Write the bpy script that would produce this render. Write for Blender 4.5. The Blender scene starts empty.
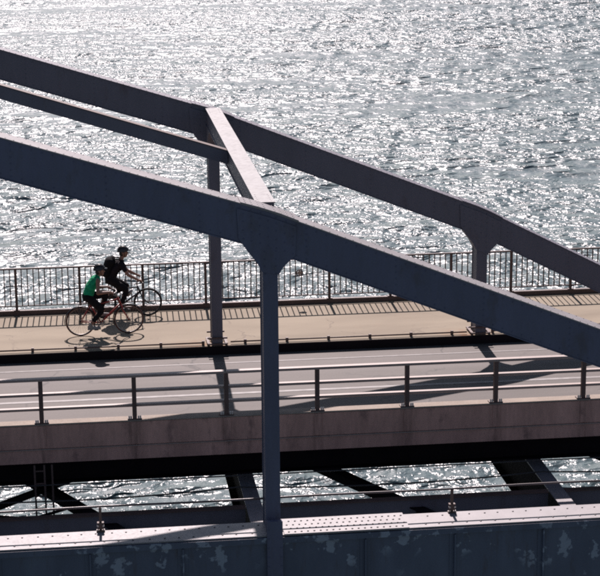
import bpy, math, random
import numpy as np
from mathutils import Vector, Matrix
random.seed(7); rng = np.random.default_rng(11)
R = math.radians
sc = bpy.context.scene
col = sc.collection

# ------------------------------------------------------------------ camera
F_PX, CAM = 1800.0, Vector((-2.980, -27.797, 10.925))
YAW, PITCH, ROLL = 0.12460, -0.24321, -0.00794
fwd = Vector((math.sin(YAW)*math.cos(PITCH), math.cos(YAW)*math.cos(PITCH), math.sin(PITCH)))
rt = Vector((math.cos(YAW), -math.sin(YAW), 0)); up = rt.cross(fwd)
r2 = math.cos(ROLL)*rt + math.sin(ROLL)*up; u2 = -math.sin(ROLL)*rt + math.cos(ROLL)*up
cd = bpy.data.cameras.new('camera'); cam = bpy.data.objects.new('camera', cd); col.objects.link(cam)
cd.sensor_width = 36; cd.lens = F_PX/600*36; cd.clip_start = 0.5; cd.clip_end = 20000
cam.matrix_world = Matrix(((r2.x, u2.x, -fwd.x, CAM.x), (r2.y, u2.y, -fwd.y, CAM.y), (r2.z, u2.z, -fwd.z, CAM.z), (0, 0, 0, 1)))
sc.camera = cam

# ------------------------------------------------------------------ sky, sun, exposure
ELEV, AZ = R(44.3), math.atan(0.025)
wd = bpy.data.worlds.new('World'); sc.world = wd; wd.use_nodes = True
wn = wd.node_tree; sky = wn.nodes.new('ShaderNodeTexSky'); sky.sky_type = 'NISHITA'; sky.sun_disc = False
sky.sun_elevation = ELEV; sky.sun_rotation = AZ; sky.dust_density = 0.9; sky.air_density = 1.0; sky.ozone_density = 1.0
wn.links.new(sky.outputs[0], wn.nodes['Background'].inputs[0]); wn.nodes['Background'].inputs[1].default_value = 0.05
sd = bpy.data.lights.new('sun', 'SUN'); sun = bpy.data.objects.new('sun', sd); col.objects.link(sun)
sd.energy = 5.0; sd.angle = R(0.53); sd.color = (1.0, 0.88, 0.87)
S = Vector((math.sin(AZ)*math.cos(ELEV), math.cos(AZ)*math.cos(ELEV), math.sin(ELEV)))
sun.rotation_euler = S.to_track_quat('Z', 'Y').to_euler(); sun.location = S*80
vs = sc.view_settings; vs.view_transform = 'Standard'; vs.look = 'None'; vs.exposure = 0.5; vs.gamma = 1.0; vs.use_curve_mapping = False
sc.cycles.use_denoising = False
sc.cycles.max_bounces = 6; sc.cycles.filter_width = 2.2

# ------------------------------------------------------------------ materials
def nd(nt, t, **kw):
    n = nt.nodes.new(t)
    for k, v in kw.items(): setattr(n, k, v)
    return n
def math_n(nt, op, a, b=None, clamp=False):
    n = nd(nt, 'ShaderNodeMath', operation=op, use_clamp=clamp)
    for i, v in enumerate((a, b)):
        if v is None: continue
        if hasattr(v, 'type'): nt.links.new(v, n.inputs[i])
        else: n.inputs[i].default_value = v
    return n.outputs[0]
def noise(nt, vec, scale, detail=4, rough=.55):
    n = nd(nt, 'ShaderNodeTexNoise'); n.inputs['Scale'].default_value = scale
    n.inputs['Detail'].default_value = detail; n.inputs['Roughness'].default_value = rough
    nt.links.new(vec, n.inputs['Vector']); return n.outputs['Fac']
def ramp(nt, fac, lo, hi, c0=0., c1=1.):
    n = nd(nt, 'ShaderNodeMapRange'); n.inputs[1].default_value = lo; n.inputs[2].default_value = hi
    n.inputs[3].default_value = c0; n.inputs[4].default_value = c1; nt.links.new(fac, n.inputs[0]); return n.outputs[0]
def mixc(nt, fac, a, b):
    n = nd(nt, 'ShaderNodeMix', data_type='RGBA')
    if hasattr(fac, 'type'): nt.links.new(fac, n.inputs[0])
    else: n.inputs[0].default_value = fac
    for i, v in ((6, a), (7, b)):
        if hasattr(v, 'type'): nt.links.new(v, n.inputs[i])
        else: n.inputs[i].default_value = (*v, 1)
    return n.outputs[2]
def coords(nt, scale=(1, 1, 1)):
    g = nd(nt, 'ShaderNodeNewGeometry'); m = nd(nt, 'ShaderNodeMapping'); m.inputs['Scale'].default_value = scale
    nt.links.new(g.outputs['Position'], m.inputs['Vector']); return m.outputs[0]
def bump(nt, bsdf, h, strength=.3, dist=.01):
    b = nd(nt, 'ShaderNodeBump'); b.inputs['Strength'].default_value = strength; b.inputs['Distance'].default_value = dist
    nt.links.new(h, b.inputs['Height']); nt.links.new(b.outputs[0], bsdf.inputs['Normal'])
def new_mat(name):
    m = bpy.data.materials.new(name); m.use_nodes = True
    return m, m.node_tree, m.node_tree.nodes['Principled BSDF']
def surf(name, c, rough=.5, var=.25, scale=3., rust=0., rustc=(.10, .045, .025), bscale=60., bs=.12, metal=0., spec=.5, streak=False, drip=False):
    m, nt, b = new_mat(name)
    v = coords(nt, (1, 1, .25) if streak else (1, 1, 1))
    n1 = noise(nt, v, scale, 6); n2 = noise(nt, v, scale*9, 4)
    f = ramp(nt, math_n(nt, 'ADD', math_n(nt, 'MULTIPLY', n1, .65), math_n(nt, 'MULTIPLY', n2, .35)), .3, .7)
    c0 = tuple(x*(1-var) for x in c); c1 = tuple(min(1, x*(1+var)) for x in c)
    out = mixc(nt, f, c0, c1)
    if rust:
        v2 = coords(nt, (1, 1, .5))
        k = ramp(nt, noise(nt, v2, 2.3, 8, .65), .68-rust*.25, .80-rust*.25)
        out = mixc(nt, math_n(nt, 'MULTIPLY', k, .8), out, rustc)
    if drip:        # dirt washed down below the guardrail posts
        sp = nd(nt, 'ShaderNodeSeparateXYZ'); nt.links.new(coords(nt), sp.inputs[0])
        near = ramp(nt, math_n(nt, 'PINGPONG', math_n(nt, 'ADD', sp.outputs[0], 18.32), .905), .02, .24, 1, 0)
        k = math_n(nt, 'MULTIPLY', near, ramp(nt, noise(nt, coords(nt, (1, 1, .12)), 9, 5, .7), .38, .62))
        out = mixc(nt, math_n(nt, 'MULTIPLY', k, .75), out, tuple(x*.38 for x in c))
    nt.links.new(out, b.inputs['Base Color'])
    rr = ramp(nt, n2, .25, .75, max(.05, rough-.1), min(1, rough+.12)); nt.links.new(rr, b.inputs['Roughness'])
    b.inputs['Metallic'].default_value = metal; b.inputs['Specular IOR Level'].default_value = spec
    if bs: bump(nt, b, noise(nt, coords(nt), bscale, 3), bs, .004)
    return m
M = {}
M['navy'] = surf('navy_paint', (.080, .081, .132), .5, .20, 2.2, rust=.42, rustc=(.062, .056, .078), streak=True)
M['plum'] = surf('flare_tint_paint', (.122, .111, .138), .55, .15, 2.2, rust=.4, rustc=(.10, .078, .09), streak=True)  # same paint as the near arch, with flare and bounce light put into the tint
M['sunlit_top'] = surf('sunlit_worn_paint', (.21, .19, .195), .5, .22, 2.5, rust=.15, rustc=(.16, .12, .11))  # worn tops, made paler to carry the sunlight falling on them
M['strut'] = surf('strut_paint', (.13, .125, .13), .56, .3, 1.3, rust=.35, rustc=(.09, .07, .065), bscale=25, bs=.2)
M['rivet'] = surf('shaded_rivet_paint', (.05, .04, .045), .5, .2, 5)  # shade on the rivets' near sides is put into this dark colour
M['maroon'] = surf('maroon_steel', (.105, .062, .052), .6, .3, 3, rust=.35, rustc=(.09, .04, .025))
M['shade_black'] = surf('shade_black_steel', (.014, .010, .012), .85, .35, 2, spec=.12)  # shade under the deck and in the slot is painted in as near-black
M['fascia'] = surf('fascia_concrete', (.47, .27, .22), .8, .28, 2.2, rust=.45, rustc=(.17, .10, .09), bs=.25, bscale=35, streak=True, drip=True)
M['kerb'] = surf('kerb_concrete', (.28, .225, .18), .8, .2, 3, bs=.3, bscale=50)
M['rail'] = surf('rail_paint', (.30, .23, .20), .5, .2, 4, rust=.05, rustc=(.10, .05, .035))
M['railing'] = surf('railing_paint', (.075, .045, .042), .5, .25, 4, rust=.3)
M['zinc'] = surf('zinc_bolt', (.55, .52, .50), .35, .15, 8, metal=.6)
M['steelpipe'] = surf('pipe_steel', (.10, .07, .07), .42, .25, 4, rust=.3)
M['cable'] = surf('cable_black', (.02, .017, .018), .6, .2, 6)

def cracks(nt, scale, w, sy=1.0):
    vo = nd(nt, 'ShaderNodeTexVoronoi'); vo.feature = 'DISTANCE_TO_EDGE'; vo.inputs['Scale'].default_value = scale
    v = coords(nt, (1, sy, 1)); wb = nd(nt, 'ShaderNodeTexNoise'); wb.inputs['Scale'].default_value = 3; wb.inputs['Detail'].default_value = 5; nt.links.new(v, wb.inputs['Vector'])
    ad = nd(nt, 'ShaderNodeMixRGB'); ad.blend_type = 'LINEAR_LIGHT'; ad.inputs[0].default_value = .25; nt.links.new(v, ad.inputs[1]); nt.links.new(wb.outputs['Color'], ad.inputs[2])
    nt.links.new(ad.outputs[0], vo.inputs['Vector'])
    return math_n(nt, 'MULTIPLY', ramp(nt, vo.outputs['Distance'], w*.3, w, 1, 0), ramp(nt, noise(nt, v, .7, 2), .45, .6))
def mat_footway():
    m, nt, b = new_mat('footway_surface'); v = coords(nt)
    big = noise(nt, coords(nt, (.35, 1.2, 1)), .9, 6); fine = noise(nt, v, 55, 3)
    c = mixc(nt, ramp(nt, big, .3, .7), (.205, .162, .112), (.305, .25, .178))
    c = mixc(nt, ramp(nt, fine, .35, .75, 0, .35), c, (.19, .155, .12))
    sp = nd(nt, 'ShaderNodeSeparateXYZ'); nt.links.new(v, sp.inputs[0])
    mx = math_n(nt, 'ABSOLUTE', math_n(nt, 'SUBTRACT', math_n(nt, 'PINGPONG', math_n(nt, 'ADD', sp.outputs[0], .35), 3.0), 0))
    dx = ramp(nt, mx, 0, .75, 1, 0); dy = ramp(nt, sp.outputs[1], 10.95, 11.6, 1, 0)
    st = math_n(nt, 'MULTIPLY', math_n(nt, 'MULTIPLY', dx, dy), ramp(nt, noise(nt, coords(nt, (1, 2.5, 1)), 3.5, 5), .38, .62))
    c = mixc(nt, math_n(nt, 'MULTIPLY', st, .85, True), c, (.24, .10, .035))
    crk = ramp(nt, noise(nt, coords(nt, (1.2, .5, 1)), 1.6, 8, .7), .60, .72, 0, .4)
    c = mixc(nt, crk, c, (.27, .20, .14))
    c = mixc(nt, math_n(nt, 'MULTIPLY', cracks(nt, .45, .012), .6), c, (.12, .09, .07))
    nt.links.new(c, b.inputs['Base Color']); b.inputs['Roughness'].default_value = .8
    b.inputs['Specular IOR Level'].default_value = .3
    bump(nt, b, fine, .35, .004); return m
def mat_road():
    m, nt, b = new_mat('road_asphalt'); v = coords(nt)
    fine = noise(nt, v, 38, 3, .7); med = noise(nt, coords(nt, (.2, 1.6, 1)), 1.3, 6)
    c = mixc(nt, ramp(nt, med, .3, .7), (.090, .076, .067), (.140, .120, .107))
    c = mixc(nt, ramp(nt, fine, .35, .7, 0, .65), c, (.072, .060, .054))
    tyre = noise(nt, coords(nt, (.03, 1.7, 1)), 1.1, 3)
    c = mixc(nt, ramp(nt, tyre, .5, .65, 0, .35), c, (.15, .13, .122))
    c = mixc(nt, math_n(nt, 'MULTIPLY', cracks(nt, .4, .016), .7), c, (.03, .026, .025))
    nt.links.new(c, b.inputs['Base Color']); b.inputs['Roughness'].default_value = .66; b.inputs['Specular IOR Level'].default_value = .24
    bump(nt, b, fine, .5, .006); return m
def mat_line():
    m, nt, b = new_mat('worn_line_paint')
    k = ramp(nt, noise(nt, coords(nt, (.6, 2, 1)), 9, 6, .7), .40, .58)
    nt.links.new(mixc(nt, k, (.10, .085, .08), (.215, .195, .185)), b.inputs['Base Color']); b.inputs['Roughness'].default_value = .6
    return m
def mat_tieweb():
    m, nt, b = new_mat('flaking_navy_paint'); v = coords(nt)
    n1 = noise(nt, coords(nt, (1, 1, .3)), 2.2, 6)
    c = mixc(nt, ramp(nt, n1, .3, .7), (.054, .063, .098), (.084, .096, .140))
    sp = nd(nt, 'ShaderNodeSeparateXYZ'); nt.links.new(v, sp.inputs[0])
    vor = nd(nt, 'ShaderNodeTexVoronoi'); vor.inputs['Scale'].default_value = 3.6; vor.inputs['Randomness'].default_value = 1
    mp = nd(nt, 'ShaderNodeMapping'); mp.inputs['Scale'].default_value = (1, 1, .6)
    wob = nd(nt, 'ShaderNodeTexNoise'); wob.inputs['Scale'].default_value = 9; nt.links.new(v, wob.inputs['Vector'])
    ad = nd(nt, 'ShaderNodeMixRGB'); ad.blend_type = 'LINEAR_LIGHT'; ad.inputs[0].default_value = .2
    nt.links.new(v, ad.inputs[1]); nt.links.new(wob.outputs['Color'], ad.inputs[2]); nt.links.new(ad.outputs[0], mp.inputs['Vector'])
    nt.links.new(mp.outputs[0], vor.inputs['Vector'])
    blob = ramp(nt, vor.outputs['Distance'], .34, .44, 1, 0)
    zb = ramp(nt, sp.outputs[2], -.75, -.2, -.10, .12)
    where = ramp(nt, math_n(nt, 'ADD', noise(nt, coords(nt, (.8, .8, .8)), 1.3, 2), zb), .39, .49)
    sel = ramp(nt, nd_col(nt, vor), .30, .35)
    k = math_n(nt, 'MULTIPLY', math_n(nt, 'MULTIPLY', blob, where), sel)
    c = mixc(nt, math_n(nt, 'MULTIPLY', k, .8), c, (.24, .265, .32))
    rs = ramp(nt, noise(nt, coords(nt, (1, 1, .18)), 7, 7, .7), .55, .74, 0, .8)
    c = mixc(nt, rs, c, (.052, .042, .05))
    nt.links.new(c, b.inputs['Base Color']); b.inputs['Roughness'].default_value = .5
    bump(nt, b, noise(nt, v, 40, 3), .15, .004); return m
def nd_col(nt, vor):
    s = nd(nt, 'ShaderNodeSeparateColor'); nt.links.new(vor.outputs['Color'], s.inputs[0]); return s.outputs[0]
def mat_water():
    m, nt, b = new_mat('sea_water'); v = coords(nt)
    b.inputs['Base Color'].default_value = (.082, .116, .122, 1); b.inputs['IOR'].default_value = 1.34
    b.inputs['Roughness'].default_value = .325
    patch = ramp(nt, noise(nt, coords(nt, (.018, .07, 1)), 1.0, 5, .65), .40, .53, .32, 1.08)
    a = noise(nt, coords(nt, (.95, 1.05, 1)), 1.0, 2, .55); c = noise(nt, coords(nt, (1.15, .9, 1)), 4.2, 2, .5)
    big = noise(nt, coords(nt, (.8, 1.2, 1)), .45, 2, .5)
    h = math_n(nt, 'ADD', math_n(nt, 'ADD', math_n(nt, 'MULTIPLY', a, .47), math_n(nt, 'MULTIPLY', c, .095)), math_n(nt, 'MULTIPLY', big, .42))
    h = math_n(nt, 'MULTIPLY', h, patch)
    bump(nt, b, h, 1.0, 1.0); return m
M['footway'] = mat_footway(); M['road'] = mat_road(); M['line'] = mat_line(); M['tieweb'] = mat_tieweb(); M['water'] = mat_water()

# ------------------------------------------------------------------ mesh helpers
class MB:
    def __init__(s): s.v = []; s.f = []
    def add(s, v, f):
        k = len(s.v); s.v += [tuple(x) for x in v]; s.f += [tuple(i+k for i in q) for q in f]; return s
    def box(s, x0, x1, y0, y1, z0, z1):
        return s.add([(x0,y0,z0),(x1,y0,z0),(x1,y1,z0),(x0,y1,z0),(x0,y0,z1),(x1,y0,z1),(x1,y1,z1),(x0,y1,z1)],
                     [(0,3,2,1),(4,5,6,7),(0,1,5,4),(1,2,6,5),(2,3,7,6),(3,0,4,7)])
    def prism(s, poly, y0, y1):
        # polygon in XZ (counter-clockwise seen from -Y), extruded along Y
        n = len(poly)
        v = [(x, y0, z) for x, z in poly] + [(x, y1, z) for x, z in poly]
        f = [tuple(range(n)), tuple(range(2*n-1, n-1, -1))] + [(i, i+n, (i+1) % n+n, (i+1) % n) for i in range(n)]
        return s.add(v, f)
    def beam(s, a, b, w, h, upv=(0, 0, 1)):
        a, b = Vector(a), Vector(b); d = (b-a).normalized(); sd_ = d.cross(Vector(upv)).normalized(); u_ = sd_.cross(d)
        q = [(-1,-1),(1,-1),(1,1),(-1,1)]
        v = [p + sd_*(i*w/2) + u_*(j*h/2) for p in (a, b) for i, j in q]
        return s.add(v, [(0,3,2,1),(4,5,6,7),(0,1,5,4),(1,2,6,5),(2,3,7,6),(3,0,4,7)])
    def tube(s, pts, r, n=10, closed=False, r_end=None):
        pts = [Vector(p) for p in pts]; m = len(pts); rings = []
        rs = r if isinstance(r, (list, tuple)) else [r]*m
        t0 = (pts[1]-pts[0]).normalized(); ref = Vector((0, 0, 1)) if abs(t0.z) < .9 else Vector((1, 0, 0))
        nrm = (ref - t0*ref.dot(t0)).normalized()
        for i, p in enumerate(pts):
            if closed: t = (pts[(i+1) % m]-pts[i-1]).normalized()
            else: t = (pts[min(i+1, m-1)]-pts[max(i-1, 0)]).normalized()
            nrm = (nrm - t*nrm.dot(t)).normalized(); bn = t.cross(nrm)
            rings.append([p + (nrm*math.cos(2*math.pi*k/n) + bn*math.sin(2*math.pi*k/n))*rs[i] for k in range(n)])
        v = [x for g in rings for x in g]; f = []
        for i in range(m if closed else m-1):
            j = (i+1) % m
            f += [(i*n+k, i*n+(k+1) % n, j*n+(k+1) % n, j*n+k) for k in range(n)]
        if not closed: f += [tuple(range(n-1, -1, -1)), tuple((m-1)*n+k for k in range(n))]
        return s.add(v, f)
    def capsule(s, a, b, ra, rb, n=14, sy=1.0):
        a, b = Vector(a), Vector(b); d = b-a; L_ = d.length
        if L_ < 1e-6: d = Vector((0, 0, 1)); L_ = 0
        t = d.normalized() if L_ else d; ref = Vector((0, 1, 0)) if abs(t.y) < .9 else Vector((1, 0, 0))
        e1 = (ref - t*ref.dot(t)).normalized(); e2 = t.cross(e1); prof = []
        for i in range(1, 6): th = math.pi/2*(i/5)-math.pi/2; prof.append((math.sin(th)*ra, math.cos(th)*ra))
        for i in range(0, 5): th = math.pi/2*(i/5); prof.append((L_+math.sin(th)*rb, math.cos(th)*rb))
        v = [a-t*ra]; 
        for z, r in prof: v += [a+t*z+(e1*math.cos(2*math.pi*k/n)*sy+e2*math.sin(2*math.pi*k/n))*r for k in range(n)]
        v.append(a+t*(L_+rb)); m = len(prof); f = [(0, 1+(k+1) % n, 1+k) for k in range(n)]
        for i in range(m-1): f += [(1+i*n+k, 1+i*n+(k+1) % n, 1+(i+1)*n+(k+1) % n, 1+(i+1)*n+k) for k in range(n)]
        f += [(1+(m-1)*n+k, 1+(m-1)*n+(k+1) % n, len(v)-1) for k in range(n)]
        return s.add(v, f)
    def ball(s, c, rx, ry, rz, n=16, m=10, rot=0.):
        v = []; f = []; cr, sr = math.cos(rot), math.sin(rot)   # rot about Y
        for i in range(m+1):
            th = math.pi*i/m
            for k in range(n):
                x, y, z = rx*math.sin(th)*math.cos(2*math.pi*k/n), ry*math.sin(th)*math.sin(2*math.pi*k/n), rz*math.cos(th)
                v.append((c[0]+x*cr+z*sr, c[1]+y, c[2]-x*sr+z*cr))
        for i in range(m): f += [(i*n+k, (i+1)*n+k, (i+1)*n+(k+1) % n, i*n+(k+1) % n) for k in range(n)]
        return s.add(v, f)
    def rivet(s, c, nrm=(0, 0, 1), r=.02, h=.016):
        n = Vector(nrm); ref = Vector((0, 1, 0)) if abs(n.y) < .9 else Vector((1, 0, 0)); e1 = n.cross(ref).normalized(); e2 = n.cross(e1); c = Vector(c)-n*.003
        v = [c+(e1*math.cos(k*math.pi/3)+e2*math.sin(k*math.pi/3))*r for k in range(6)]
        v += [c+n*h*.75+(e1*math.cos(k*math.pi/3)+e2*math.sin(k*math.pi/3))*r*.65 for k in range(6)]+[c+n*h]
        return s.add(v, [(k, (k+1) % 6, 6+(k+1) % 6, 6+k) for k in range(6)]+[(6+k, 6+(k+1) % 6, 12) for k in range(6)])
    def mesh(s, name, mat, smooth=False):
        me = bpy.data.meshes.new(name); me.from_pydata(s.v, [], s.f); me.materials.append(M[mat] if isinstance(mat, str) else mat)
        if smooth: me.polygons.foreach_set('use_smooth', [True]*len(me.polygons))
        me.update(); return me
    def build(s, name, mat, parent=None, smooth=False, bevel=0.):
        o = bpy.data.objects.new(name, s.mesh(name, mat, smooth)); col.objects.link(o)
        if parent: o.parent = parent
        if bevel:
            b = o.modifiers.new('b', 'BEVEL'); b.width = bevel; b.segments = 1; b.limit_method = 'ANGLE'
        return o
def tag(o, label=None, cat=None, group=None, kind=None):
    for k, v in (('label', label), ('category', cat), ('group', group), ('kind', kind)):
        if v: o[k] = v
    return o
def empty(name, loc, label, cat, group=None):
    e = bpy.data.objects.new(name, None); col.objects.link(e); e.location = loc; e.empty_display_size = .2
    return tag(e, label, cat, group)
def inst(name, me, parent, loc=(0, 0, 0), rot=None):
    o = bpy.data.objects.new(name, me); col.objects.link(o); o.location = loc
    if rot: o.rotation_euler = rot
    if parent: o.parent = parent
    return o
def B(*a): return MB().box(*a)

# ------------------------------------------------------------------ dimensions (metres)
W = 11.14                        # between the two arch planes
LP = 6.0                         # panel length
X0, X1 = -18.0, 14.0
JX = [-18, -12, -6, 0, 6, 12]
JZ = [9.0, 8.37, 7.17, 5.30, 2.92, -.14]     # top of rib at each joint
TIE = -.064; ROAD = -.20; SEA = -7.0

# ------------------------------------------------------------------ water
def water():
    def axis(lo, hi, stepf, far):
        a = [lo]
        while a[-1] < hi: a.append(a[-1]+stepf(a[-1]))
        st = stepf(hi)
        while a[-1] < far: st *= 1.25; a.append(a[-1]+st)
        st = stepf(lo); b = []; x = lo
        while x > -far: st *= 1.25; x -= st; b.append(x)
        return np.array(b[::-1]+a)
    xs = axis(-30, 74, lambda v: .2, 7000); ys = axis(8, 225, lambda v: max(.16, .16+.0022*(v-55)), 9000)
    X, Y = np.meshgrid(xs, ys); Z = np.zeros_like(X)
    n = 72; lam = np.exp(rng.uniform(math.log(.7), math.log(7.), n)); th = R(-62)+rng.normal(0, R(38), n)
    ph = rng.uniform(0, 2*math.pi, n); amp = lam/(2*math.pi)*.16*math.sqrt(2./n)*np.where(lam > 4, .6, 1.0)
    for l, t, p_, a in zip(lam, th, ph, amp):
        k = 2*math.pi/l; q = np.sin(k*(X*math.cos(t)+Y*math.sin(t))+p_)
        Z += a*q
    g = .5+.5*np.sin(X*.05+1.3*np.sin(Y*.021+.6))*np.sin(Y*.047+.9*np.sin(X*.043)); Z *= (.72+.40*g)
    inside = (X > -45) & (X < 95) & (Y > 2) & (Y < 260); Z *= inside
    nx, ny = len(xs), len(ys)
    co = np.stack([X, Y, Z+SEA], -1).reshape(-1, 3).astype(np.float32)
    i = np.arange((ny-1)*(nx-1)); r = i//(nx-1); c = i % (nx-1); a = r*nx+c
    quads = np.stack([a, a+1, a+nx+1, a+nx], -1).astype(np.int32).ravel()
    me = bpy.data.meshes.new('water'); me.vertices.add(len(co)); me.vertices.foreach_set('co', co.ravel())
    me.loops.add(len(quads)); me.loops.foreach_set('vertex_index', quads); nf = len(i)
    me.polygons.add(nf); me.polygons.foreach_set('loop_start', np.arange(0, nf*4, 4, dtype=np.int32))
    me.update(calc_edges=True); me.polygons.foreach_set('use_smooth', np.ones(nf, dtype=bool)); me.materials.append(M['water'])
    o = bpy.data.objects.new('water', me); col.objects.link(o); tag(o, kind='structure')
water()

# ------------------------------------------------------------------ arches
DEP = .63                        # vertical depth of the rib
def top_z(x): return float(np.interp(x, JX, JZ))
def make_arch(yc, paint, label):
    a = empty('steel_arch', (0, yc, TIE), label, 'bridge arch')
    off = -TIE
    for i in range(len(JX)-1):
        xa, xb, za, zb = JX[i], JX[i+1], JZ[i]+off, JZ[i+1]+off
        if i == len(JX)-2: xb = 12.6; zb = za+(zb-za)*(12.6-6)/6
        seg = MB().prism([(xa, za-DEP), (xb, zb-DEP), (xb, zb-.022), (xa, za-.022)], -.235, .235).build('rib_segment', paint, a)
        fl = MB().prism([(xa, za-.020), (xb, zb-.020), (xb, zb), (xa, za)], -.25, .25).build('top_flange', 'sunlit_top' if yc < 1 else paint, seg)
        MB().prism([(xa, za-DEP-.022), (xb, zb-DEP-.022), (xb, zb-DEP-.002), (xa, za-DEP-.002)], -.25, .25).build('bottom_flange', paint, seg)
        wr = MB(); x = xa+.1; sw = (zb-za)/(xb-xa)
        while x < xb-.05:
            for dz in (-.07, -DEP+.06): wr.rivet((x, -.236, za+sw*(x-xa)+dz), (0, -1, 0), .016, .012)
            if int(round((x-xa)/.16)) % 9 == 4:
                for q in range(1, 5): wr.rivet((x, -.236, za+sw*(x-xa)-.07-q*(DEP-.13)/5), (0, -1, 0), .016, .012)
            x += .16
        tag(wr.build('rivet_row', paint, seg), kind='stuff')
        rv = MB(); s_ = (zb-za)/(xb-xa); nn = Vector((-s_, 0, 1)).normalized(); x = xa+.08
        while x < xb-.05:
            for y in (-.205, .205): rv.rivet((x+(.05 if y > 0 else 0), y, za+s_*(x+(.05 if y > 0 else 0)-xa)), nn, .016, .012)
            x += .125
        tag(rv.build('rivet_row', 'sunlit_top' if yc < 1 else paint, seg), kind='stuff')
    for i, jx in enumerate(JX):
        if jx >= 12: continue
        z = JZ[i]+off
        sl = (JZ[i]-JZ[i-1])/6 if i else -.1; sr = (JZ[i+1]-JZ[i])/6
        # cover plate over the kink
        cp = MB(); e = .46
        pl = [(jx-e, z-sl*e-.001), (jx, z-.001), (jx+e, z+sr*e-.001), (jx+e, z+sr*e+.017), (jx+.16, z+sr*.16+.024), (jx-.16, z-sl*.16+.022), (jx-e, z-sl*e+.017)]
        cp.prism(pl, -.262, .262); cp.build('cover_plate', 'sunlit_top' if yc < 1 else paint, a)
        rv = MB()
        for dx in (-.38, -.28, -.18, -.08, .08, .18, .28, .38):
            for y in (-.21, -.07, .07, .21):
                zz = z+(-sl*-dx if dx < 0 else sr*dx)+.016; rv.rivet((jx+dx, y, zz+.004), (0, 0, 1), .016, .012)
        tag(rv.build('rivet_row', 'sunlit_top', a), kind='stuff')
        zb_l = z-DEP-sl*.5; zb_r = z-DEP+sr*.36
        left = [(jx-.50, zb_l+.06+sl*.0), (jx-.46, zb_l-.01), (jx-.36, zb_l-.16), (jx-.22, zb_l-.34), (jx-.135, zb_l-.50)]
        right = [(jx+.135, zb_r-.26), (jx+.20, zb_r-.15), (jx+.31, zb_r-.04), (jx+.40, zb_r+.05)]
        upper = [(jx+.42, z+sr*.42-.10), (jx, z-.10), (jx-.52, z-sl*.52-.10)]
        gr_ = MB()
        for q in range(7):
            xx = jx-.42+q*.13; zt_ = z+(sl*(xx-jx) if xx < jx else sr*(xx-jx))
            for dz in (-.16, -.28, -.42, -.56): gr_.rivet((xx, -.2585, zt_+dz), (0, -1, 0), .016, .012)
        for q in range(4):
            for sx in (-.09, .09): gr_.rivet((jx+sx, -.2585, z-DEP-.02-q*.12), (0, -1, 0), .016, .012)
        tag(gr_.build('rivet_row', paint, a), kind='stuff')
        for y0, y1 in ((-.258, -.2505), (.2505, .258)):
            MB().prism(left+right+upper, y0, y1).build('gusset_plate', paint, a)
        core = left[1:]+right[:-1]
        MB().prism([(jx-.40, zb_l+.02)]+left[2:]+right[:-1]+[(jx+.3, zb_r+.05)], -.22, .22).build('gusset_web', paint, a)
        hz = zb_l-.36
        h = MB(); h.box(jx-.12, jx+.12, -.245, -.215, -.6, hz); h.box(jx-.12, jx+.12, .215, .245, -.6, hz); h.box(jx-.105, jx+.105, -.216, .216, -.6, hz)
        hg = h.build('hanger', paint, a)
        if yc > 1:      # bolted collar where the hanger passes through the walkway
            cl = MB()
            for zz in (.02, .16): cl.box(jx-.22, jx+.22, -.29, -.26, zz+off, zz+off+.035); cl.box(jx-.2, jx+.2, .27, .30, zz+off, zz+off+.035)
            for sx in (-1, 1): cl.box(jx+sx*.20-.03, jx+sx*.20+.03, -.26, .27, off+.03, off+.06)
            cl.build('hanger_collar', 'maroon', a)
    return a
near_arch = make_arch(0, 'navy', 'dark navy steel arch sweeping down across the foreground with one thick post')
far_arch = make_arch(W, 'plum', 'brownish purple steel arch rib rising between the road and the footway')

# ------------------------------------------------------------------ overhead struts and centre bar
def strut(jx, z, label):
    e = empty('cross_strut', (jx, 0, z), label, 'cross strut', 'struts between the arches')
    MB().box(-.17, .15, .262, W-.262, -.006, .012).build('top_plate', 'strut', e)
    MB().box(-.15, .13, .262, W-.262, -.34, -.008).build('web', 'plum', e)
    MB().box(-.17, .15, .262, W-.262, -.362, -.342).build('bottom_plate', 'plum', e)
    for y0, y1 in ((.268, 1.1), (W-1.1, W-.268)):
        inner = y1 if y0 < 1 else y0; outer = y0 if y0 < 1 else y1
        MB().add([(-.16, outer, -.36), (-.16, outer, -.80), (-.16, inner, -.36), (.14, outer, -.36), (.14, outer, -.80), (.14, inner, -.36)],
                 [(0, 2, 1), (3, 4, 5), (0, 1, 4, 3), (1, 2, 5, 4), (2, 0, 3, 5)]).build('knee_plate', 'plum', e)
    rv = MB()
    for yy in list(np.arange(.35, .95, .14))+list(np.arange(W-1.0, W-.3, .14)):
        for x in (-.12, .09): rv.rivet((x, yy, .012), (0, 0, 1), .014, .009)
    tag(rv.build('rivet_row', 'sunlit_top', e), kind='stuff')
strut(0, JZ[3]+.03, 'flat pale-topped steel strut spanning from the near arch to the far arch')
strut(-6, JZ[2]+.03, 'overhead strut between the arches just beyond the left edge of the view')
cb = empty('bracing_bar', (0, W/2, JZ[3]-.05), 'thin dark bar running up left midway between the two arches', 'bracing bar')
for i in (1, 2):
    xa, xb = JX[i], JX[i+1]; za, zb = JZ[i]-JZ[3], JZ[i+1]-JZ[3]
    if xb == 0: xb = -.16; zb = .05
    else: xb -= .16; zb += .03
    g = MB().prism([(xa+.17, za-.25), (xb, zb-.25), (xb, zb), (xa+.17, za)], -.10, .10).build('bar_segment', 'plum', cb)
    MB().prism([(xa+.17, za+.002), (xb, zb+.002), (xb, zb+.016), (xa+.17, za+.016)], -.12, .12).build('top_plate', 'maroon', g)

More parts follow.
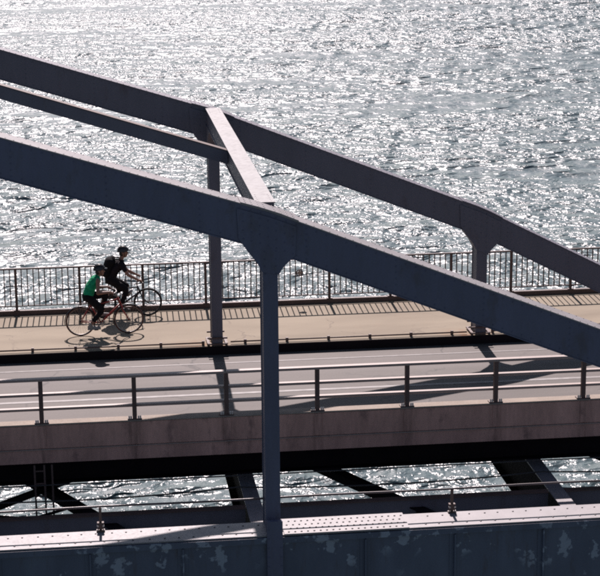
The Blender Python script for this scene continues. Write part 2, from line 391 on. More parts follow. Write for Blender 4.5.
# ------------------------------------------------------------------ tie girders
def make_tie(yc, label, near):
    t = empty('tie_girder', (0, yc-.10, TIE-1.9-(0 if near else .2)), label, 'girder')
    H = 1.9
    x = X0
    while x < X1-.1:
        MB().box(x, x+6-.003, -.285, .285, 0, H-.026).build('web_panel', 'tieweb' if near else 'shade_black', t) if x+6 <= X1+.1 else MB().box(x, X1, -.285, .285, 0, H-.026).build('web_panel', 'tieweb' if near else 'shade_black', t)
        x += 6
    top = MB().box(X0, X1, -.31, .31, H-.024, H).build('top_flange', 'sunlit_top' if near else 'shade_black', t)
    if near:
        MB().box(.16, 2.23, -.345, .335, H+.001, H+.024).build('cover_plate', 'sunlit_top', t)
        MB().box(X0, X1, -.345, -.312, H-.13, H-.030).build('edge_angle', 'tieweb', t)
        rv = MB()
        x = -9.
        while x < 9:
            if not -.3 < x < 2.3:
                for k, y in enumerate((-.19, .17)): rv.rivet((x+k*.12+random.uniform(-.02, .02), y, H), (0, 0, 1), .02, .017)
            x += .24
        x = .24
        while x < 2.19:
            for k, y in enumerate((-.27, -.12, .04, .2)): rv.rivet((x+(k % 2)*.05, y, H+.024), (0, 0, 1), .021, .018)
            x += .105
        tag(rv.build('rivet_row', 'rivet', t), kind='stuff')
        for k in range(-6, 8):
            xs_ = k*1.5
            if k % 4 == 0:
                MB().box(xs_-.128, xs_+.128, -.37, -.288, 0, H+.26).build('hanger_foot', 'navy', t)
                rv = MB()
                for zz in np.arange(.1, H+.25, .16):
                    for sx in (-.10, .10): rv.rivet((xs_+sx, -.37, zz), (0, -1, 0), .018, .014)
                tag(rv.build('rivet_row', 'navy', t), kind='stuff')
            else:
                MB().box(xs_-.012, xs_+.012, -.36, -.287, .03, H-.14).build('stiffener', 'tieweb', t)
                MB().box(xs_-.085, xs_+.085, -.297, -.288, .03, H-.14).build('stiffener_plate', 'tieweb', t)
    return t
make_tie(0, 'navy tie girder with flaking paint and pale riveted top along the bottom edge', True)
make_tie(W+.1, 'dark tie girder hidden in the slot between road and footway', False)  # shade of the slot painted into its near-black steel

# ------------------------------------------------------------------ floor beams, stringer, bracing
for k, lb in ((-6, 'dark floor beam under the deck beyond the left edge of the view'), (0, 'dark floor beam reaching the near girder just left of the thick navy post'),
              (6, 'dark floor beam reaching the near girder at the right side of the view')):
    fb = empty('floor_beam', (k+.18, .2, -1.54-1.1), lb, 'floor beam', 'floor beams')
    MB().box(-.155, .155, .01, W-.6, 1.075, 1.1).build('top_flange', 'sunlit_top', fb)
    MB().box(-.02, .02, .01, W-.6, .03, 1.074).build('web', 'shade_black', fb)
    MB().box(-.17, .17, .01, W-.6, 0, .028).build('bottom_flange', 'shade_black', fb)
st = empty('stringer', (0, 4.85, -1.54-.78), 'dark purple longitudinal beam behind the riveted girder top', 'girder')
for a_, b_ in ((-18, -5.99), (-5.65, .01), (.35, 6.01), (6.35, X1)):
    g = MB().box(a_, b_, -.012, .012, .02, .755).build('web', 'plum', st)
    MB().box(a_, b_, -.09, .09, .756, .775).build('top_flange', 'maroon', g)
    MB().box(a_, b_, -.12, .12, 0, .019).build('bottom_flange', 'maroon', g)
pp = empty('conduit', (0, 4.80, -1.54-.40), 'thin pipe clipped along the dark beam behind the girder', 'pipe')
MB().tube([(x, 0.0, .004*math.sin(x*2.1)) for x in np.linspace(-5.6, -.03, 30)], .022, 8).build('pipe_run', 'steelpipe', pp, True)
MB().tube([(x, 0.0, .004*math.sin(x*2.1)) for x in np.linspace(.4, 5.95, 30)], .022, 8).build('pipe_run', 'steelpipe', pp, True)
for i, lb in ((-12, 'diagonal brace under the deck beyond the left edge'), (-6, 'dark diagonal brace silhouetted over glitter at the lower left'),
              (0, 'dark diagonal brace over the water right of the thick navy post'), (6, 'dark diagonal brace over the water at the right edge')):
    e = empty('diagonal_brace', (i+6, 0, -1.75), lb, 'brace', 'lateral braces under the deck')
    MB().beam((-.15, .25, 0), (-5.85, W-.3, 0), .26, .02).build('flange', 'shade_black', e)
    MB().beam((-.15, .25, -.12), (-5.85, W-.3, -.12), .03, .22).build('web', 'shade_black', e)
e = empty('diagonal_brace', (-5.3, 5.6, -1.75), 'short dark brace rising right in the lower left corner', 'brace')
MB().beam((-.6, -.45, 0), (2.3, 2.3, 0), .10, .02).build('flange', 'shade_black', e)
MB().beam((-.6, -.45, -.1), (2.3, 2.3, -.06), .03, .10).build('web', 'shade_black', e)
for k_, (pa, pb, lb) in enumerate((((-5.6, 5.2, -1.5), (-3.3, 5.9, -2.1), 'thin dark tie rod sloping down right behind the small ladder'), ((-3.2, 5.4, -1.55), (-4.9, 6.2, -2.3), 'thin dark tie rod sloping down left behind the small ladder'),
                                    ((-5.2, 4.9, -1.62), (-1.6, 5.3, -1.72), 'nearly level dark rod over the glitter at the lower left'))):
    e = MB().beam(pa, pb, .05, .05).build('tie_rod', 'shade_black'); tag(e, lb, 'rod', 'thin rods under the deck at the lower left')
ld = empty('inspection_ladder', (-3.85, 6.0, -2.2), 'small dark ladder hanging under the deck at the lower left', 'ladder')
for x in (-.17, .02, .17): MB().box(x-.018, x+.018, -.02, .02, 0, 1.3).build('stile', 'maroon', ld)
for k in range(5): MB().box(-.152, .0, -.012, .012, .12+k*.26, .145+k*.26).build('rung', 'maroon', ld)
def sag(xa, xb, y, z, s, n=18): return [(xa+(xb-xa)*t/n, y, z-s*4*(t/n)*(1-t/n)) for t in range(n+1)]
o = MB().tube(sag(-18, 14, 5., -.965, 0), .014, 6).build('service_cable', 'cable', None, True); tag(o, 'upper of two thin cables strung under the deck edge', 'cable', 'cables under the deck')
mb = MB()
pts = []
for k in range(-3, 2): pts += sag(k*6-.1, k*6+5.9, 5., -1.20, .10)[:-1]
o = mb.tube(pts, .016, 6).build('service_cable', 'cable', None, True); tag(o, 'lower sagging cable looped between the floor beams over the water', 'cable', 'cables under the deck')

# thin handrail on the near girder
hr = empty('low_handrail', (0, .185, TIE), 'thin low handrail on the near girder above its riveted top', 'handrail')
MB().tube([(x, 0, .425+.006*math.sin(x*1.7)) for x in np.linspace(X0, X1, 60)], .019, 8).build('rail_pipe', 'steelpipe', hr, True)
for x in (-8.7, -2.81, 3.07, 8.95):
    p_ = MB().box(x-.022, x+.022, -.022, .022, .0, .408).build('post', 'maroon', hr)
    MB().box(x-.07, x+.07, -.05, .034, .002, .022).build('base_plate', 'maroon', p_)
    cl = MB().box(x-.055, x+.055, -.045, .03, .06, .16); cl.build('clamp', 'maroon', p_)
    for sx in (-.045, .045): MB().tube([(x+sx, -.06, .11), (x+sx, -.02, .11)], .017, 8).build('bolt', 'zinc', p_)
    for sx in (-.05, .05): MB().tube([(x+sx, -.03, .02), (x+sx, -.03, .045)], .015, 8).build('bolt', 'zinc', p_)

# ------------------------------------------------------------------ deck
NE = 5.97                        # near edge of deck
o = MB().box(X0, X1, NE+.30, 10.828, ROAD-.25, ROAD).build('road', 'road'); tag(o, kind='structure')
l = MB().box(X0, X1, 7.83, 7.95, ROAD+.001, ROAD+.005).build('edge_line', 'line', o)
l = MB().box(X0, X1, 10.12, 10.18, ROAD+.001, ROAD+.005).build('edge_line', 'line', o)
eb = empty('edge_beam', (0, NE, -.86), 'brown concrete deck edge beam under the three-rail guardrail', 'edge beam')
MB().box(X0, X1, 0, .298, .295, .775).build('upper_face', 'fascia', eb, bevel=.012)
MB().box(X0, X1, -.012, .302, .776, .796).build('kerb_top', 'kerb', eb, bevel=.006)
MB().box(X0, X1, -.018, .02, .278, .294).build('drip_ledge', 'rail', eb)
MB().box(X0, X1, .012, .2, 0, .277).build('lower_face', 'fascia', eb)
for k in range(-9, 8):
    MB().box(k*1.81-.22-.075, k*1.81-.22+.075, -.010, -.001, .32, .765).build('post_bracket', 'fascia', eb)
for lb, yy in (('black plate girder carrying the deck behind the edge beam', 6.85), ('plate girder carrying the deck on the far side of the road', 9.7)):
    g = empty('deck_girder', (0, yy, -1.538), lb, 'girder', 'girders under the road')
    MB().box(X0, X1, -.02, .02, .03, .985).build('web', 'shade_black', g)
    MB().box(X0, X1, -.18, .18, 0, .028).build('bottom_flange', 'shade_black', g)

fw = MB().box(X0, X1, 10.86, 14.42, -.22, 0).build('footway', 'footway'); tag(fw, kind='structure')
MB().box(X0, X1, 10.83, 10.857, -.42, -.006).build('edge_channel', 'shade_black', fw)
er = empty('footway_edge_rail', (0, 10.98, 0), 'low dark pipe on short stubs along the road side of the footway', 'edge rail')
a_ = X0
for jx in JX[1:-1]+[X1]:
    b_ = jx-.3 if jx < 12 else X1
    MB().tube([(a_, 0, .05), (b_, 0, .05)], .017, 8).build('pipe', 'maroon', er, True); a_ = jx+.3
stub = MB().box(-.03, .03, -.03, .03, 0, .095).mesh('stub', 'maroon')
for k in range(-14, 14):
    x = -.317+k*.945
    if min(abs(x-j) for j in JX) > .2: inst('stub', stub, er, (x, 0, 0))

# ------------------------------------------------------------------ footway railing (far side)
RY = 14.3; RX0, RX1 = -12.08, 13.6
rl = empty('footway_railing', (0, RY, 0), 'dark railing of thin upright bars along the water side of the footway', 'railing')
MB().box(RX0, RX1, -.06, .06, .001, .112).build('kerb_plate', 'maroon', rl, bevel=.008)
MB().box(RX0, RX1, -.032, .032, 1.11, 1.145).build('top_rail', 'railing', rl)
MB().box(RX0, RX1, -.016, .016, .205, .23).build('lower_rail', 'railing', rl)
PX = [k*1.506 for k in range(-8, 10) if RX0 <= k*1.506 <= RX1]
post = MB().box(-.03, .03, -.03, .03, .108, 1.109).mesh('post', 'railing')
foot = MB().box(-.07, .07, -.07, .07, .113, .13).mesh('post_foot', 'railing')
bal = MB().box(-.0125, .0125, -.0125, .0125, .229, 1.111).mesh('baluster', 'railing')
for x in PX:
    p_ = inst('post', post, rl, (x, 0, 0)); inst('post_foot', foot, p_)
for a_, b_ in zip(PX[:-1], PX[1:]):
    for q in range(1, 11): inst('baluster', bal, rl, (a_+(b_-a_)*q/11+random.uniform(-.004, .004), random.uniform(-.003, .003), 0), (0, random.uniform(-.004, .004), 0))
sg = empty('round_plaque', (2.28, RY-.035, .785), 'small dark round plaque fixed on the footway railing bars', 'plaque')
def ring(r0, y0, y1, r1, n=28):
    m = MB(); v = []; f = []
    for q in range(n):
        t = 2*math.pi*q/n
        for rr, yy in ((r0, y0), (r1, y0), (r1, y1), (r0, y1)): v.append((rr*math.cos(t), yy, rr*math.sin(t)))
    for q in range(n):
        a_, b_ = q*4, ((q+1) % n)*4
        f += [(a_+k, a_+(k+1) % 4, b_+(k+1) % 4, b_+k) for k in range(4)]
    return m.add(v, f)
ring(.062, -.008, .008, .088).build('rim', 'steelpipe', sg, True)
MB().prism([(-.066, 0), (0, -.066), (.066, 0), (0, .066)], -.006, .006).build('diamond', 'rail', sg)
MB().box(-.012, .012, .006, .03, -.075, .075).build('bracket', 'railing', sg)

# ------------------------------------------------------------------ guardrail (near side)
GT = -.064
gr = empty('guardrail', (0, NE, GT), 'three-rail steel guardrail with short posts along the near deck edge', 'guardrail')
gx = [-.22+k*1.81 for k in range(-6, 8)]
gpost = MB().box(-.042, .042, .06, .15, .02, .858).mesh('post', 'maroon')
gbase = MB().box(-.14, .14, .04, .19, .001, .022).mesh('base_plate', 'maroon')
gbolt = MB().tube([(0, 0, .02), (0, 0, .075)], .017, 8).mesh('bolt', 'zinc')
def gp(x):
    p_ = inst('post', gpost, gr, (x, 0, 0)); inst('base_plate', gbase, p_)
    for sx in (-.11, -.072, .072, .11): inst('bolt', gbolt, p_, (sx, .052, 0))
for x in gx:
    gp(x)
for z, d in ((.865, .0), (.53, .152), (.235, .152)):
    y0 = .035 if d == 0 else .152; y1 = .175 if d == 0 else .272
    for a_, b_ in ((X0, -.25), (-.21, X1)):
        r_ = MB().box(a_, b_, y0, y1, z-.005, z+.045).build('rail', 'rail', gr, bevel=.008)

# ------------------------------------------------------------------ bicycles
M['tyre'] = surf('tyre_rubber', (.018, .016, .016), .75, .2, 9, bs=0)
M['redtyre'] = surf('red_brown_tyre', (.075, .028, .022), .7, .2, 9, bs=0)
M['alloy'] = surf('alloy', (.35, .33, .32), .5, .1, 9, metal=.85, bs=0)
M['blackpart'] = surf('black_part', (.018, .017, .018), .42, .2, 9, bs=0)
M['redpaint'] = surf('red_frame_paint', (.30, .03, .024), .35, .1, 9, bs=0)
M['greyframe'] = surf('grey_frame_paint', (.06, .055, .06), .3, .1, 9, bs=0)
def circle(c, r, n=40, y=0): return [(c[0]+r*math.cos(2*math.pi*k/n), y, c[1]+r*math.sin(2*math.pi*k/n)) for k in range(n)]
def bicycle(loc, rz, wb, frame, bb, saddle, bar, label, drop=False, crank=200., tw=.019, tyre='tyre'):
    b = empty('bicycle', loc, label, 'bicycle'); b.rotation_euler = (0, 0, rz)
    rw = .342
    # local x: forward from the rear hub
    for wx, nm in ((0, 'wheel'), (wb, 'wheel')):
        w = MB().tube(circle((wx, rw), rw-.03, 40), .013, 6, True).build(nm, 'alloy', b, True)
        MB().tube(circle((wx, rw), rw-tw, 48), tw, 8, True).build('tyre', tyre, w, True)
        sp = MB()
        for k in range(28):
            a_ = 2*math.pi*k/28; s_ = -1 if k % 2 else 1; a2 = a_+(.9 if (k//2) % 2 else -.9)
            sp.tube([(wx+.022*math.cos(a2), s_*.028, rw+.022*math.sin(a2)), (wx+(rw-.035)*math.cos(a_), 0, rw+(rw-.035)*math.sin(a_))], .0016, 4)
        tag(sp.build('spokes', 'alloy', w), kind='stuff')
        MB().tube([(wx, -.055, rw), (wx, .055, rw)], .022, 10).build('hub', 'blackpart', w, True)
    st_ = Vector((saddle[0]+.02, 0, saddle[1]-.14)); bbv = Vector((bb[0], 0, bb[1]))
    hd = Vector((wb-.29+.05, 0, bar[1]-.16)); hl = hd+Vector((.07, 0, -.17))
    fr = MB(); fr.tube([bbv, st_], .0165, 8); fr.tube([bbv, hl+Vector((-.012, 0, .03))], .021, 10); fr.tube([st_+Vector((0.008, 0, -.05)), hd+Vector((.012, 0, -.03))], .0165, 8)
    fr.tube([hd, hl], .022, 10)
    for s_ in (-1, 1):
        fr.tube([bbv+Vector((0, s_*.03, 0)), (0.0, s_*.062, rw)], .010, 8); fr.tube([st_+Vector((0.01, s_*.015, -.04)), (0.0, s_*.062, rw)], .009, 8)
    fr.tube([bbv+Vector((0, -.04, 0)), bbv+Vector((0, .04, 0))], .024, 10)
    fr.build('frame', frame, b, True)
    fk = MB(); 
    for s_ in (-1, 1): fk.tube([hl+Vector((0, s_*.045, 0)), hl+Vector((.05, s_*.055, -.16)), (wb, s_*.055, rw)], [.015, .014, .009], 8)
    fk.tube([hl+Vector((-.005, -.05, 0)), hl+Vector((-.005, .05, 0))], .018, 8); fk.build('fork', frame, b, True)
    sdl = MB()
    for k, (x, wy) in enumerate(((-.13, .065), (-.10, .08), (-.03, .062), (.05, .032), (.14, .02))):
        pass
    prof = [(-.135, .05), (-.11, .078), (-.05, .072), (.02, .04), (.08, .024), (.145, .017)]
    v = []; f = []
    for x, wy in prof:
        for k in range(8):
            t = 2*math.pi*k/8; v.append((saddle[0]+x, wy*math.cos(t), saddle[1]-.02+(.024 if math.sin(t) > 0 else .03)*math.sin(t)))
    for i in range(len(prof)-1): f += [(i*8+k, i*8+(k+1) % 8, i*8+8+(k+1) % 8, i*8+8+k) for k in range(8)]
    f += [tuple(range(7, -1, -1)), tuple(range(40, 48))]
    s_o = MB().add(v, f).build('saddle', 'blackpart', b, True)
    MB().tube([st_-Vector((0, 0, .02)), (saddle[0], 0, saddle[1]-.045)], .0135, 8).build('seat_post', 'alloy', b, True)
    hb = MB(); bx, bz = bar
    hb.tube([hd, hd+Vector((-.022, 0, .06)), (bx, 0, bz)], .014, 8)
    if drop: pts = [(bx-.02, -.29, bz+.005), (bx, -.18, bz), (bx+.01, 0, bz), (bx, .18, bz), (bx-.02, .29, bz+.005)]
    else: pts = [(bx-.13, -.28, bz-.005), (bx-.07, -.24, bz), (bx, -.10, bz+.005), (bx, .10, bz+.005), (bx-.07, .24, bz), (bx-.13, .28, bz-.005)]
    hb.tube(pts, .012, 8); hbo = hb.build('handlebar', 'alloy', b, True)
    for q in (0, -1):
        p1, p2 = Vector(pts[q]), Vector(pts[1 if q == 0 else -2]); MB().tube([p1, p1+(p2-p1)*.9], .017, 8).build('grip', 'blackpart', hbo, True)
        MB().tube([p2+Vector((.02, 0, -.01)), p2+Vector((.05, (p1-p2).y*.5, -.04)), p1+Vector((.05, 0, -.045))], .006, 6).build('brake_lever', 'blackpart', hbo, True)
    cr = MB().tube(circle((bb[0], bb[1]), .085, 28, -.05), .007, 6, True)
    cr.tube([bbv+Vector((0, -.075, 0)), bbv+Vector((0, .075, 0))], .014, 8)
    for k in range(5):
        t = 2*math.pi*k/5; cr.tube([(bb[0], -.05, bb[1]), (bb[0]+.085*math.cos(t), -.05, bb[1]+.085*math.sin(t))], .006, 5)
    ca = R(crank)
    dirs = ((math.cos(ca), math.sin(ca), -1), (-math.cos(ca), -math.sin(ca), 1)); ped = []
    for cx, cz, s_ in dirs:
        e_ = Vector((bb[0]+.17*cx, s_*.075, bb[1]+.17*cz)); cr.tube([bbv+Vector((0, s_*.072, 0)), e_], .011, 8)
        ped.append(e_+Vector((0, s_*.055, 0)))
    cro = cr.build('crankset', 'alloy', b, True)
    for e_ in ped: MB().box(e_.x-.045, e_.x+.045, e_.y-.048, e_.y+.048, e_.z-.011, e_.z+.011).build('pedal', 'blackpart', cro)
    ch = MB()
    for s_ in (1, -1): ch.tube([(bb[0], -.05, bb[1]+s_*.086), (0, -.05, rw+s_*.04)], .005, 5)
    ch.tube(circle((0, rw), .04, 16, -.05), .008, 6, True); ch.build('chain', 'blackpart', b, True)
    return b, ped
def rear_rack(b, rw=.342):
    rk = MB()
    for s_ in (-1, 1):
        rk.tube([(0, s_*.075, rw), (-.04, s_*.07, .74)], .006, 6); rk.tube([(-.26, s_*.06, .745), (.14, s_*.06, .745)], .006, 6)
    for x in (-.26, -.1, .06): rk.tube([(x, -.06, .745), (x, .06, .745)], .006, 6)
    rk.build('rear_rack', 'blackpart', b, True)
def mudguard(b, wx, a0, a1, rw=.342):
    m_ = MB(); v = []; f = []; n = 18
    for i in range(n+1):
        t = R(a0+(a1-a0)*i/n)
        for y, r in ((-.026, rw+.004), (0, rw+.02), (.026, rw+.004), (.024, rw-.0), (0, rw+.016), (-.024, rw-.0)): v.append((wx+(r+.008)*math.cos(t), y, rw+(r+.008)*math.sin(t)))
    for i in range(n): f += [(i*6+k, i*6+(k+1) % 6, i*6+6+(k+1) % 6, i*6+6+k) for k in range(6)]
    m_.add(v, f).build('mudguard', 'blackpart', b, True)

AX, AY = -3.02, 12.16; BX, BY = -2.50, 13.72
RZA = .07
bikeA, pedA = bicycle((AX, AY, 0), RZA, 1.10, 'redpaint', (.46, .29), (.20, .87), (.83, 1.02), 'red-framed bicycle ridden by the person in the green top', crank=225, tyre='redtyre')
rear_rack(bikeA); mudguard(bikeA, 0, 20, 190); mudguard(bikeA, 1.10, 40, 200)
bikeB, pedB = bicycle((BX, BY, 0), .02, 1.08, 'greyframe', (.45, .29), (.22, .88), (.92, .90), 'dark bicycle with thick tyres ridden by the person with the backpack', drop=True, crank=310, tw=.026)
MB().tube([(.60, 0, .50), (.71, 0, .65)], .036, 12).build('water_bottle', 'alloy', bikeB, True)

# ------------------------------------------------------------------ people
M['skin'] = surf('skin', (.26, .13, .09), .5, .1, 12, bs=0)
M['hair'] = surf('dark_hair', (.02, .014, .012), .55, .2, 40, bs=0)
M['helmet'] = surf('helmet_shell', (.022, .02, .024), .35, .15, 9, bs=0)
M['shoe'] = surf('pale_shoe', (.25, .24, .23), .6, .15, 20, bs=0)
M['darkshoe'] = surf('dark_shoe', (.03, .028, .03), .6, .15, 20, bs=0)
def cloth(name, c):
    m, nt, b = new_mat(name); v = coords(nt, (1, 1, 1.6)); n1 = noise(nt, v, 9, 4); n2 = noise(nt, v, 30, 3)
    nt.links.new(mixc(nt, ramp(nt, n1, .3, .7), tuple(x*.7 for x in c), tuple(x*1.25 for x in c)), b.inputs['Base Color']); b.inputs['Roughness'].default_value = .9; b.inputs['Specular IOR Level'].default_value = .2
    bump(nt, b, n1, 1.0, .035); return m
M['green'] = cloth('green_jersey', (.014, .30, .135)); M['blackcloth'] = cloth('black_cloth', (.013, .011, .013)); M['darkshirt'] = cloth('dark_shirt', (.018, .014, .018)); M['packcloth'] = cloth('pack_cloth', (.010, .009, .011))
def fuse(mb, name, mat, parent, voxel=.009, it=6):
    me = mb.mesh(name+'_raw', mat); t = bpy.data.objects.new(name+'_raw', me); col.objects.link(t)
    rm = t.modifiers.new('r', 'REMESH'); rm.mode = 'VOXEL'; rm.voxel_size = voxel; rm.use_smooth_shade = True
    sm = t.modifiers.new('s', 'SMOOTH'); sm.iterations = it; sm.factor = .5
    dg = bpy.context.evaluated_depsgraph_get(); dg.update()
    out = bpy.data.meshes.new_from_object(t.evaluated_get(dg)); out.name = name
    bpy.data.objects.remove(t); bpy.data.meshes.remove(me)
    if not out.materials: out.materials.append(M[mat])
    o = bpy.data.objects.new(name, out); col.objects.link(o); o.parent = parent
    return o
def ik(h, a, l1, l2, bend):
    h, a = Vector(h), Vector(a); d = a-h; L_ = min(d.length, l1+l2-.004); t = d.normalized()
    x = (l1*l1-l2*l2+L_*L_)/(2*L_); y = math.sqrt(max(0, l1*l1-x*x)); b_ = Vector(bend); b_ = (b_-t*b_.dot(t)).normalized()
    return h+t*x+b_*y
def person(bike, hip, sh, head, bar, ped, label, top, shoe, sleeve, look=0.):
    p_ = empty('person', bike.location, label, 'person'); p_.rotation_euler = bike.rotation_euler
    hip, sh, head = Vector((hip[0], 0, hip[1])), Vector((sh[0], 0, sh[1])), Vector((head[0], 0, head[1]))
    mid = hip.lerp(sh, .5)+Vector((-.025, 0, .012)); spine = (sh-hip).normalized(); fw_ = Vector((spine.z, 0, -spine.x))
    b = MB(); tp = MB(); sr = MB()
    # trunk
    b.capsule(hip+Vector((.01, -.06, 0)), hip+Vector((.01, .06, 0)), .095, .095); b.capsule(hip, mid, .11, .105, sy=1.25); b.capsule(mid, sh-spine*.06, .11, .11, sy=1.4)
    b.capsule(sh+Vector((0, -.15, -.02)), sh+Vector((0, .15, -.02)), .052, .052)
    neck = head-Vector((.035, 0, .09)); b.capsule(sh+spine*.0, neck, .058, .052)
    # head
    b.ball(head+Vector((-.005, 0, .02)), .098, .076, .108); b.ball(head+Vector((.028, 0, -.055)), .066, .056, .066)
    b.capsule(head+Vector((.088, 0, .012)), head+Vector((.108, 0, -.022)), .010, .015); b.capsule(head+Vector((.075, -.02, -.062)), head+Vector((.075, .02, -.062)), .012, .012)
    for s_ in (-1, 1): b.ball(head+Vector((-.01, s_*.078, -.01)), .022, .011, .03)
    tp.capsule(hip+spine*.05+Vector((0, -.05, 0)), hip+spine*.05+Vector((0, .05, 0)), .118, .118); tp.capsule(hip+spine*.06, mid, .124, .12, sy=1.28); tp.capsule(mid, sh-spine*.07, .122, .124, sy=1.4)
    tp.capsule(sh+Vector((-.005, -.135, -.03)), sh+Vector((-.005, .135, -.03)), .066, .066); tp.capsule(sh-spine*.02, sh+spine*.035, .075, .066)
    sr.capsule(hip+Vector((.01, -.075, -.01)), hip+Vector((.01, .075, -.01)), .115, .115); sr.capsule(hip, hip+spine*.09, .123, .12, sy=1.28)
    shoes = []
    for s_, pd in ((-1, ped[0]), (1, ped[1])):
        # legs
        h0 = hip+Vector((.01, s_*.09, -.01)); ball = pd+Vector((0, 0, .026)); ank = ball+Vector((-.12, -s_*.015, .085))
        kn = ik(h0, ank, .445, .43, (1, 0, .35)); kn.y = s_*.10
        b.capsule(h0, kn, .088, .056); calf = kn.lerp(ank, .32)+Vector((-.018, 0, 0)); b.capsule(kn, calf, .055, .056); b.capsule(calf, ank, .056, .036)
        b.capsule(ank+Vector((-.02, 0, -.04)), ball+Vector((.03, 0, 0)), .034, .028)
        tk = h0.lerp(kn, .92); sr.capsule(h0, tk, .106, .080)
        sr.capsule(h0.lerp(kn, .9), kn.lerp(calf, .25), .076, .068); sr.capsule(kn.lerp(calf, .25), calf.lerp(ank, .55), .068, .054)
        s1 = MB(); s1.capsule(ank+Vector((-.035, 0, -.055)), ball+Vector((.07, 0, .008)), .042, .033); s1.capsule(ank+Vector((0, 0, .01)), ank+Vector((-.005, 0, -.04)), .044, .046)
        s1.box(ank.x-.075, ball.x+.105, ball.y-.038, ball.y+.038, ball.z-.026, ball.z-.004); shoes.append(s1)
        # arms
        s0 = sh+Vector((.01, s_*.175, -.03)); grip = Vector((bar[0], s_*.265, bar[1])); wr = grip+Vector((-.055, 0, .045))
        el = ik(s0, wr, .29, .26, (-.2, s_*.45, -1)); b.capsule(s0, el, .050, .038); fa = el.lerp(wr, .3); b.capsule(el, fa, .039, .038); b.capsule(fa, wr, .038, .026)
        b.capsule(wr, grip+Vector((-.005, 0, .028)), .026, .028, sy=1.2)
        for q in range(4):      # fingers closed round the grip
            y = grip.y+(q-1.5)*.019; ln = (.9, 1., .95, .8)[q if s_ < 0 else 3-q]
            k1 = Vector((grip.x+.03*ln, y, grip.z+.022)); k2 = Vector((grip.x+.032*ln, y, grip.z-.008)); k3 = Vector((grip.x+.006, y, grip.z-.026))
            b.capsule((grip.x-.005, y, grip.z+.03), k1, .0095, .0088, 8); b.capsule(k1, k2, .0088, .008, 8); b.capsule(k2, k3, .008, .0072, 8)
        ty = grip.y-s_*.042; b.capsule((wr.x+.02, wr.y-s_*.018, wr.z-.01), (grip.x-.012, ty, grip.z+.012), .012, .0105, 8); b.capsule((grip.x-.012, ty, grip.z+.012), (grip.x+.016, ty, grip.z-.012), .0105, .009, 8)
        if sleeve: tp.capsule(s0+Vector((-.005, -s_*.01, 0)), s0.lerp(el, sleeve), .066, .056)
        else: tp.ball(s0+Vector((-.005, -s_*.035, .0)), .066, .05, .066)
    body = fuse(b, 'body', 'skin', p_, .0075, 5)
    fuse(tp, 'top', top, p_, .011, 5); fuse(sr, 'trousers', 'blackcloth', p_, .011, 5)
    for s1 in shoes: fuse(s1, 'shoe', shoe, p_, .007, 3)
    hm = MB(); v = []; f = []; n, m_ = 24, 8; c = head+Vector((-.012, 0, .042))
    for i in range(m_+1):
        th = math.pi/2*i/m_*1.08
        for k in range(n):
            a_ = 2*math.pi*k/n; rr = 1+.02*math.cos(6*a_)*math.sin(th)
            v.append((c.x+.137*math.sin(th)*math.cos(a_)*rr, .099*math.sin(th)*math.sin(a_)*rr, c.z+.108*math.cos(th)*rr+.014*math.cos(a_)*math.sin(th)))
    for i in range(m_): f += [(i*n+k, (i+1)*n+k, (i+1)*n+(k+1) % n, i*n+(k+1) % n) for k in range(n)]
    f.append(tuple(m_*n+k for k in range(n)))
    he = hm.add(v, f).build('helmet', 'helmet', p_, True)
    vz = MB(); vv = []
    for x0_, dz in ((.10, .03), (.185, .012)):
        for k in range(7):
            y = (k-3)/3*.075; xx = x0_-.35*y*y/.075
            vv += [(c.x+xx, y, c.z+dz-.3*y*y), (c.x+xx, y, c.z+dz-.3*y*y-.008)]
    ff = []
    for k in range(6):
        i0, j0 = 2*k, 14+2*k; ff += [(i0, j0, j0+2, i0+2), (i0+1, i0+3, j0+3, j0+1), (j0, j0+1, j0+3, j0+2)]
    vz.add(vv, ff).build('visor', 'helmet', he, True)
    ribs = MB()
    for y in (-.05, 0, .05): ribs.tube([(c.x+.125*math.cos(t)*(1-abs(y)*2), y, c.z+.005+.108*math.sin(t)*(1-abs(y)*1.5)) for t in np.linspace(.25, 2.8, 10)], .012, 6)
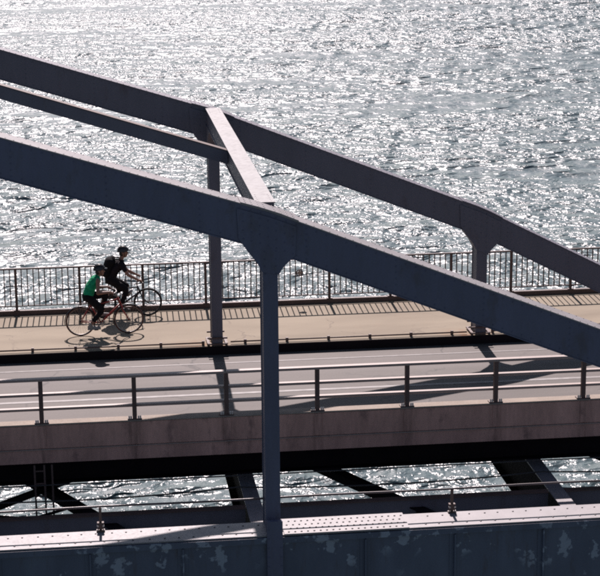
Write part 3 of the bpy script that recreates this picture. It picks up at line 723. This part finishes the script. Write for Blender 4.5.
    ribs.build('helmet_ribs', 'blackpart', he, True)
    stp = MB()
    for s_ in (-1, 1): stp.tube([(head.x+.01, s_*.082, head.z+.04), (head.x+.02, s_*.075, head.z-.04), (head.x+.035, s_*.03, head.z-.115)], .006, 6)
    stp.build('helmet_strap', 'blackpart', he, True)
    hr_ = MB(); hr_.ball(head+Vector((-.045, 0, -.02)), .06, .074, .075); hr_.build('hair', 'hair', p_, True)
    for s_ in (-1, 1): MB().ball(head+Vector((.083, s_*.03, .008)), .010, .013, .008, 8, 6).build('eye', 'hair', p_, True)
    return p_
pA = person(bikeA, (.17, .93), (.40, 1.345), (.475, 1.505), (.705, 1.015), pedA, 'person in green sleeveless top and black trousers riding the red bicycle', 'green', 'shoe', 0)
pB = person(bikeB, (.20, .935), (.46, 1.34), (.54, 1.565), (.905, .905), pedB, 'person in dark clothes and helmet cycling beside the railing', 'darkshirt', 'darkshoe', .55)
bp = empty('backpack', (BX, BY, 0), 'full black backpack worn by the cyclist nearer the railing', 'backpack'); bp.rotation_euler = bikeB.rotation_euler
k = MB(); k.capsule((.115, -.07, 1.10), (.115, .07, 1.10), .10, .10); k.capsule((.215, -.08, 1.36), (.215, .08, 1.36), .105, .105); k.capsule((.115, 0, 1.10), (.215, 0, 1.36), .12, .125, sy=1.35); k.capsule((.26, 0, 1.36), (.275, 0, 1.43), .10, .07, sy=1.3)
fuse(k, 'bag_body', 'packcloth', bp, .012, 6)
MB().capsule((.02, -.06, 1.14), (.02, .06, 1.14), .045, .045).build('front_pocket', 'packcloth', bp, True)
for s_ in (-1, 1): MB().tube([(.28, s_*.10, 1.44), (.42, s_*.115, 1.425), (.545, s_*.125, 1.33), (.49, s_*.14, 1.20), (.30, s_*.13, 1.06), (.19, s_*.11, 1.05)], .017, 8).build('shoulder_strap', 'packcloth', bp, True)
MB().tube([(.27, -.03, 1.47), (.265, -.02, 1.50), (.265, .02, 1.50), (.27, .03, 1.47)], .008, 6).build('carry_loop', 'packcloth', bp, True)
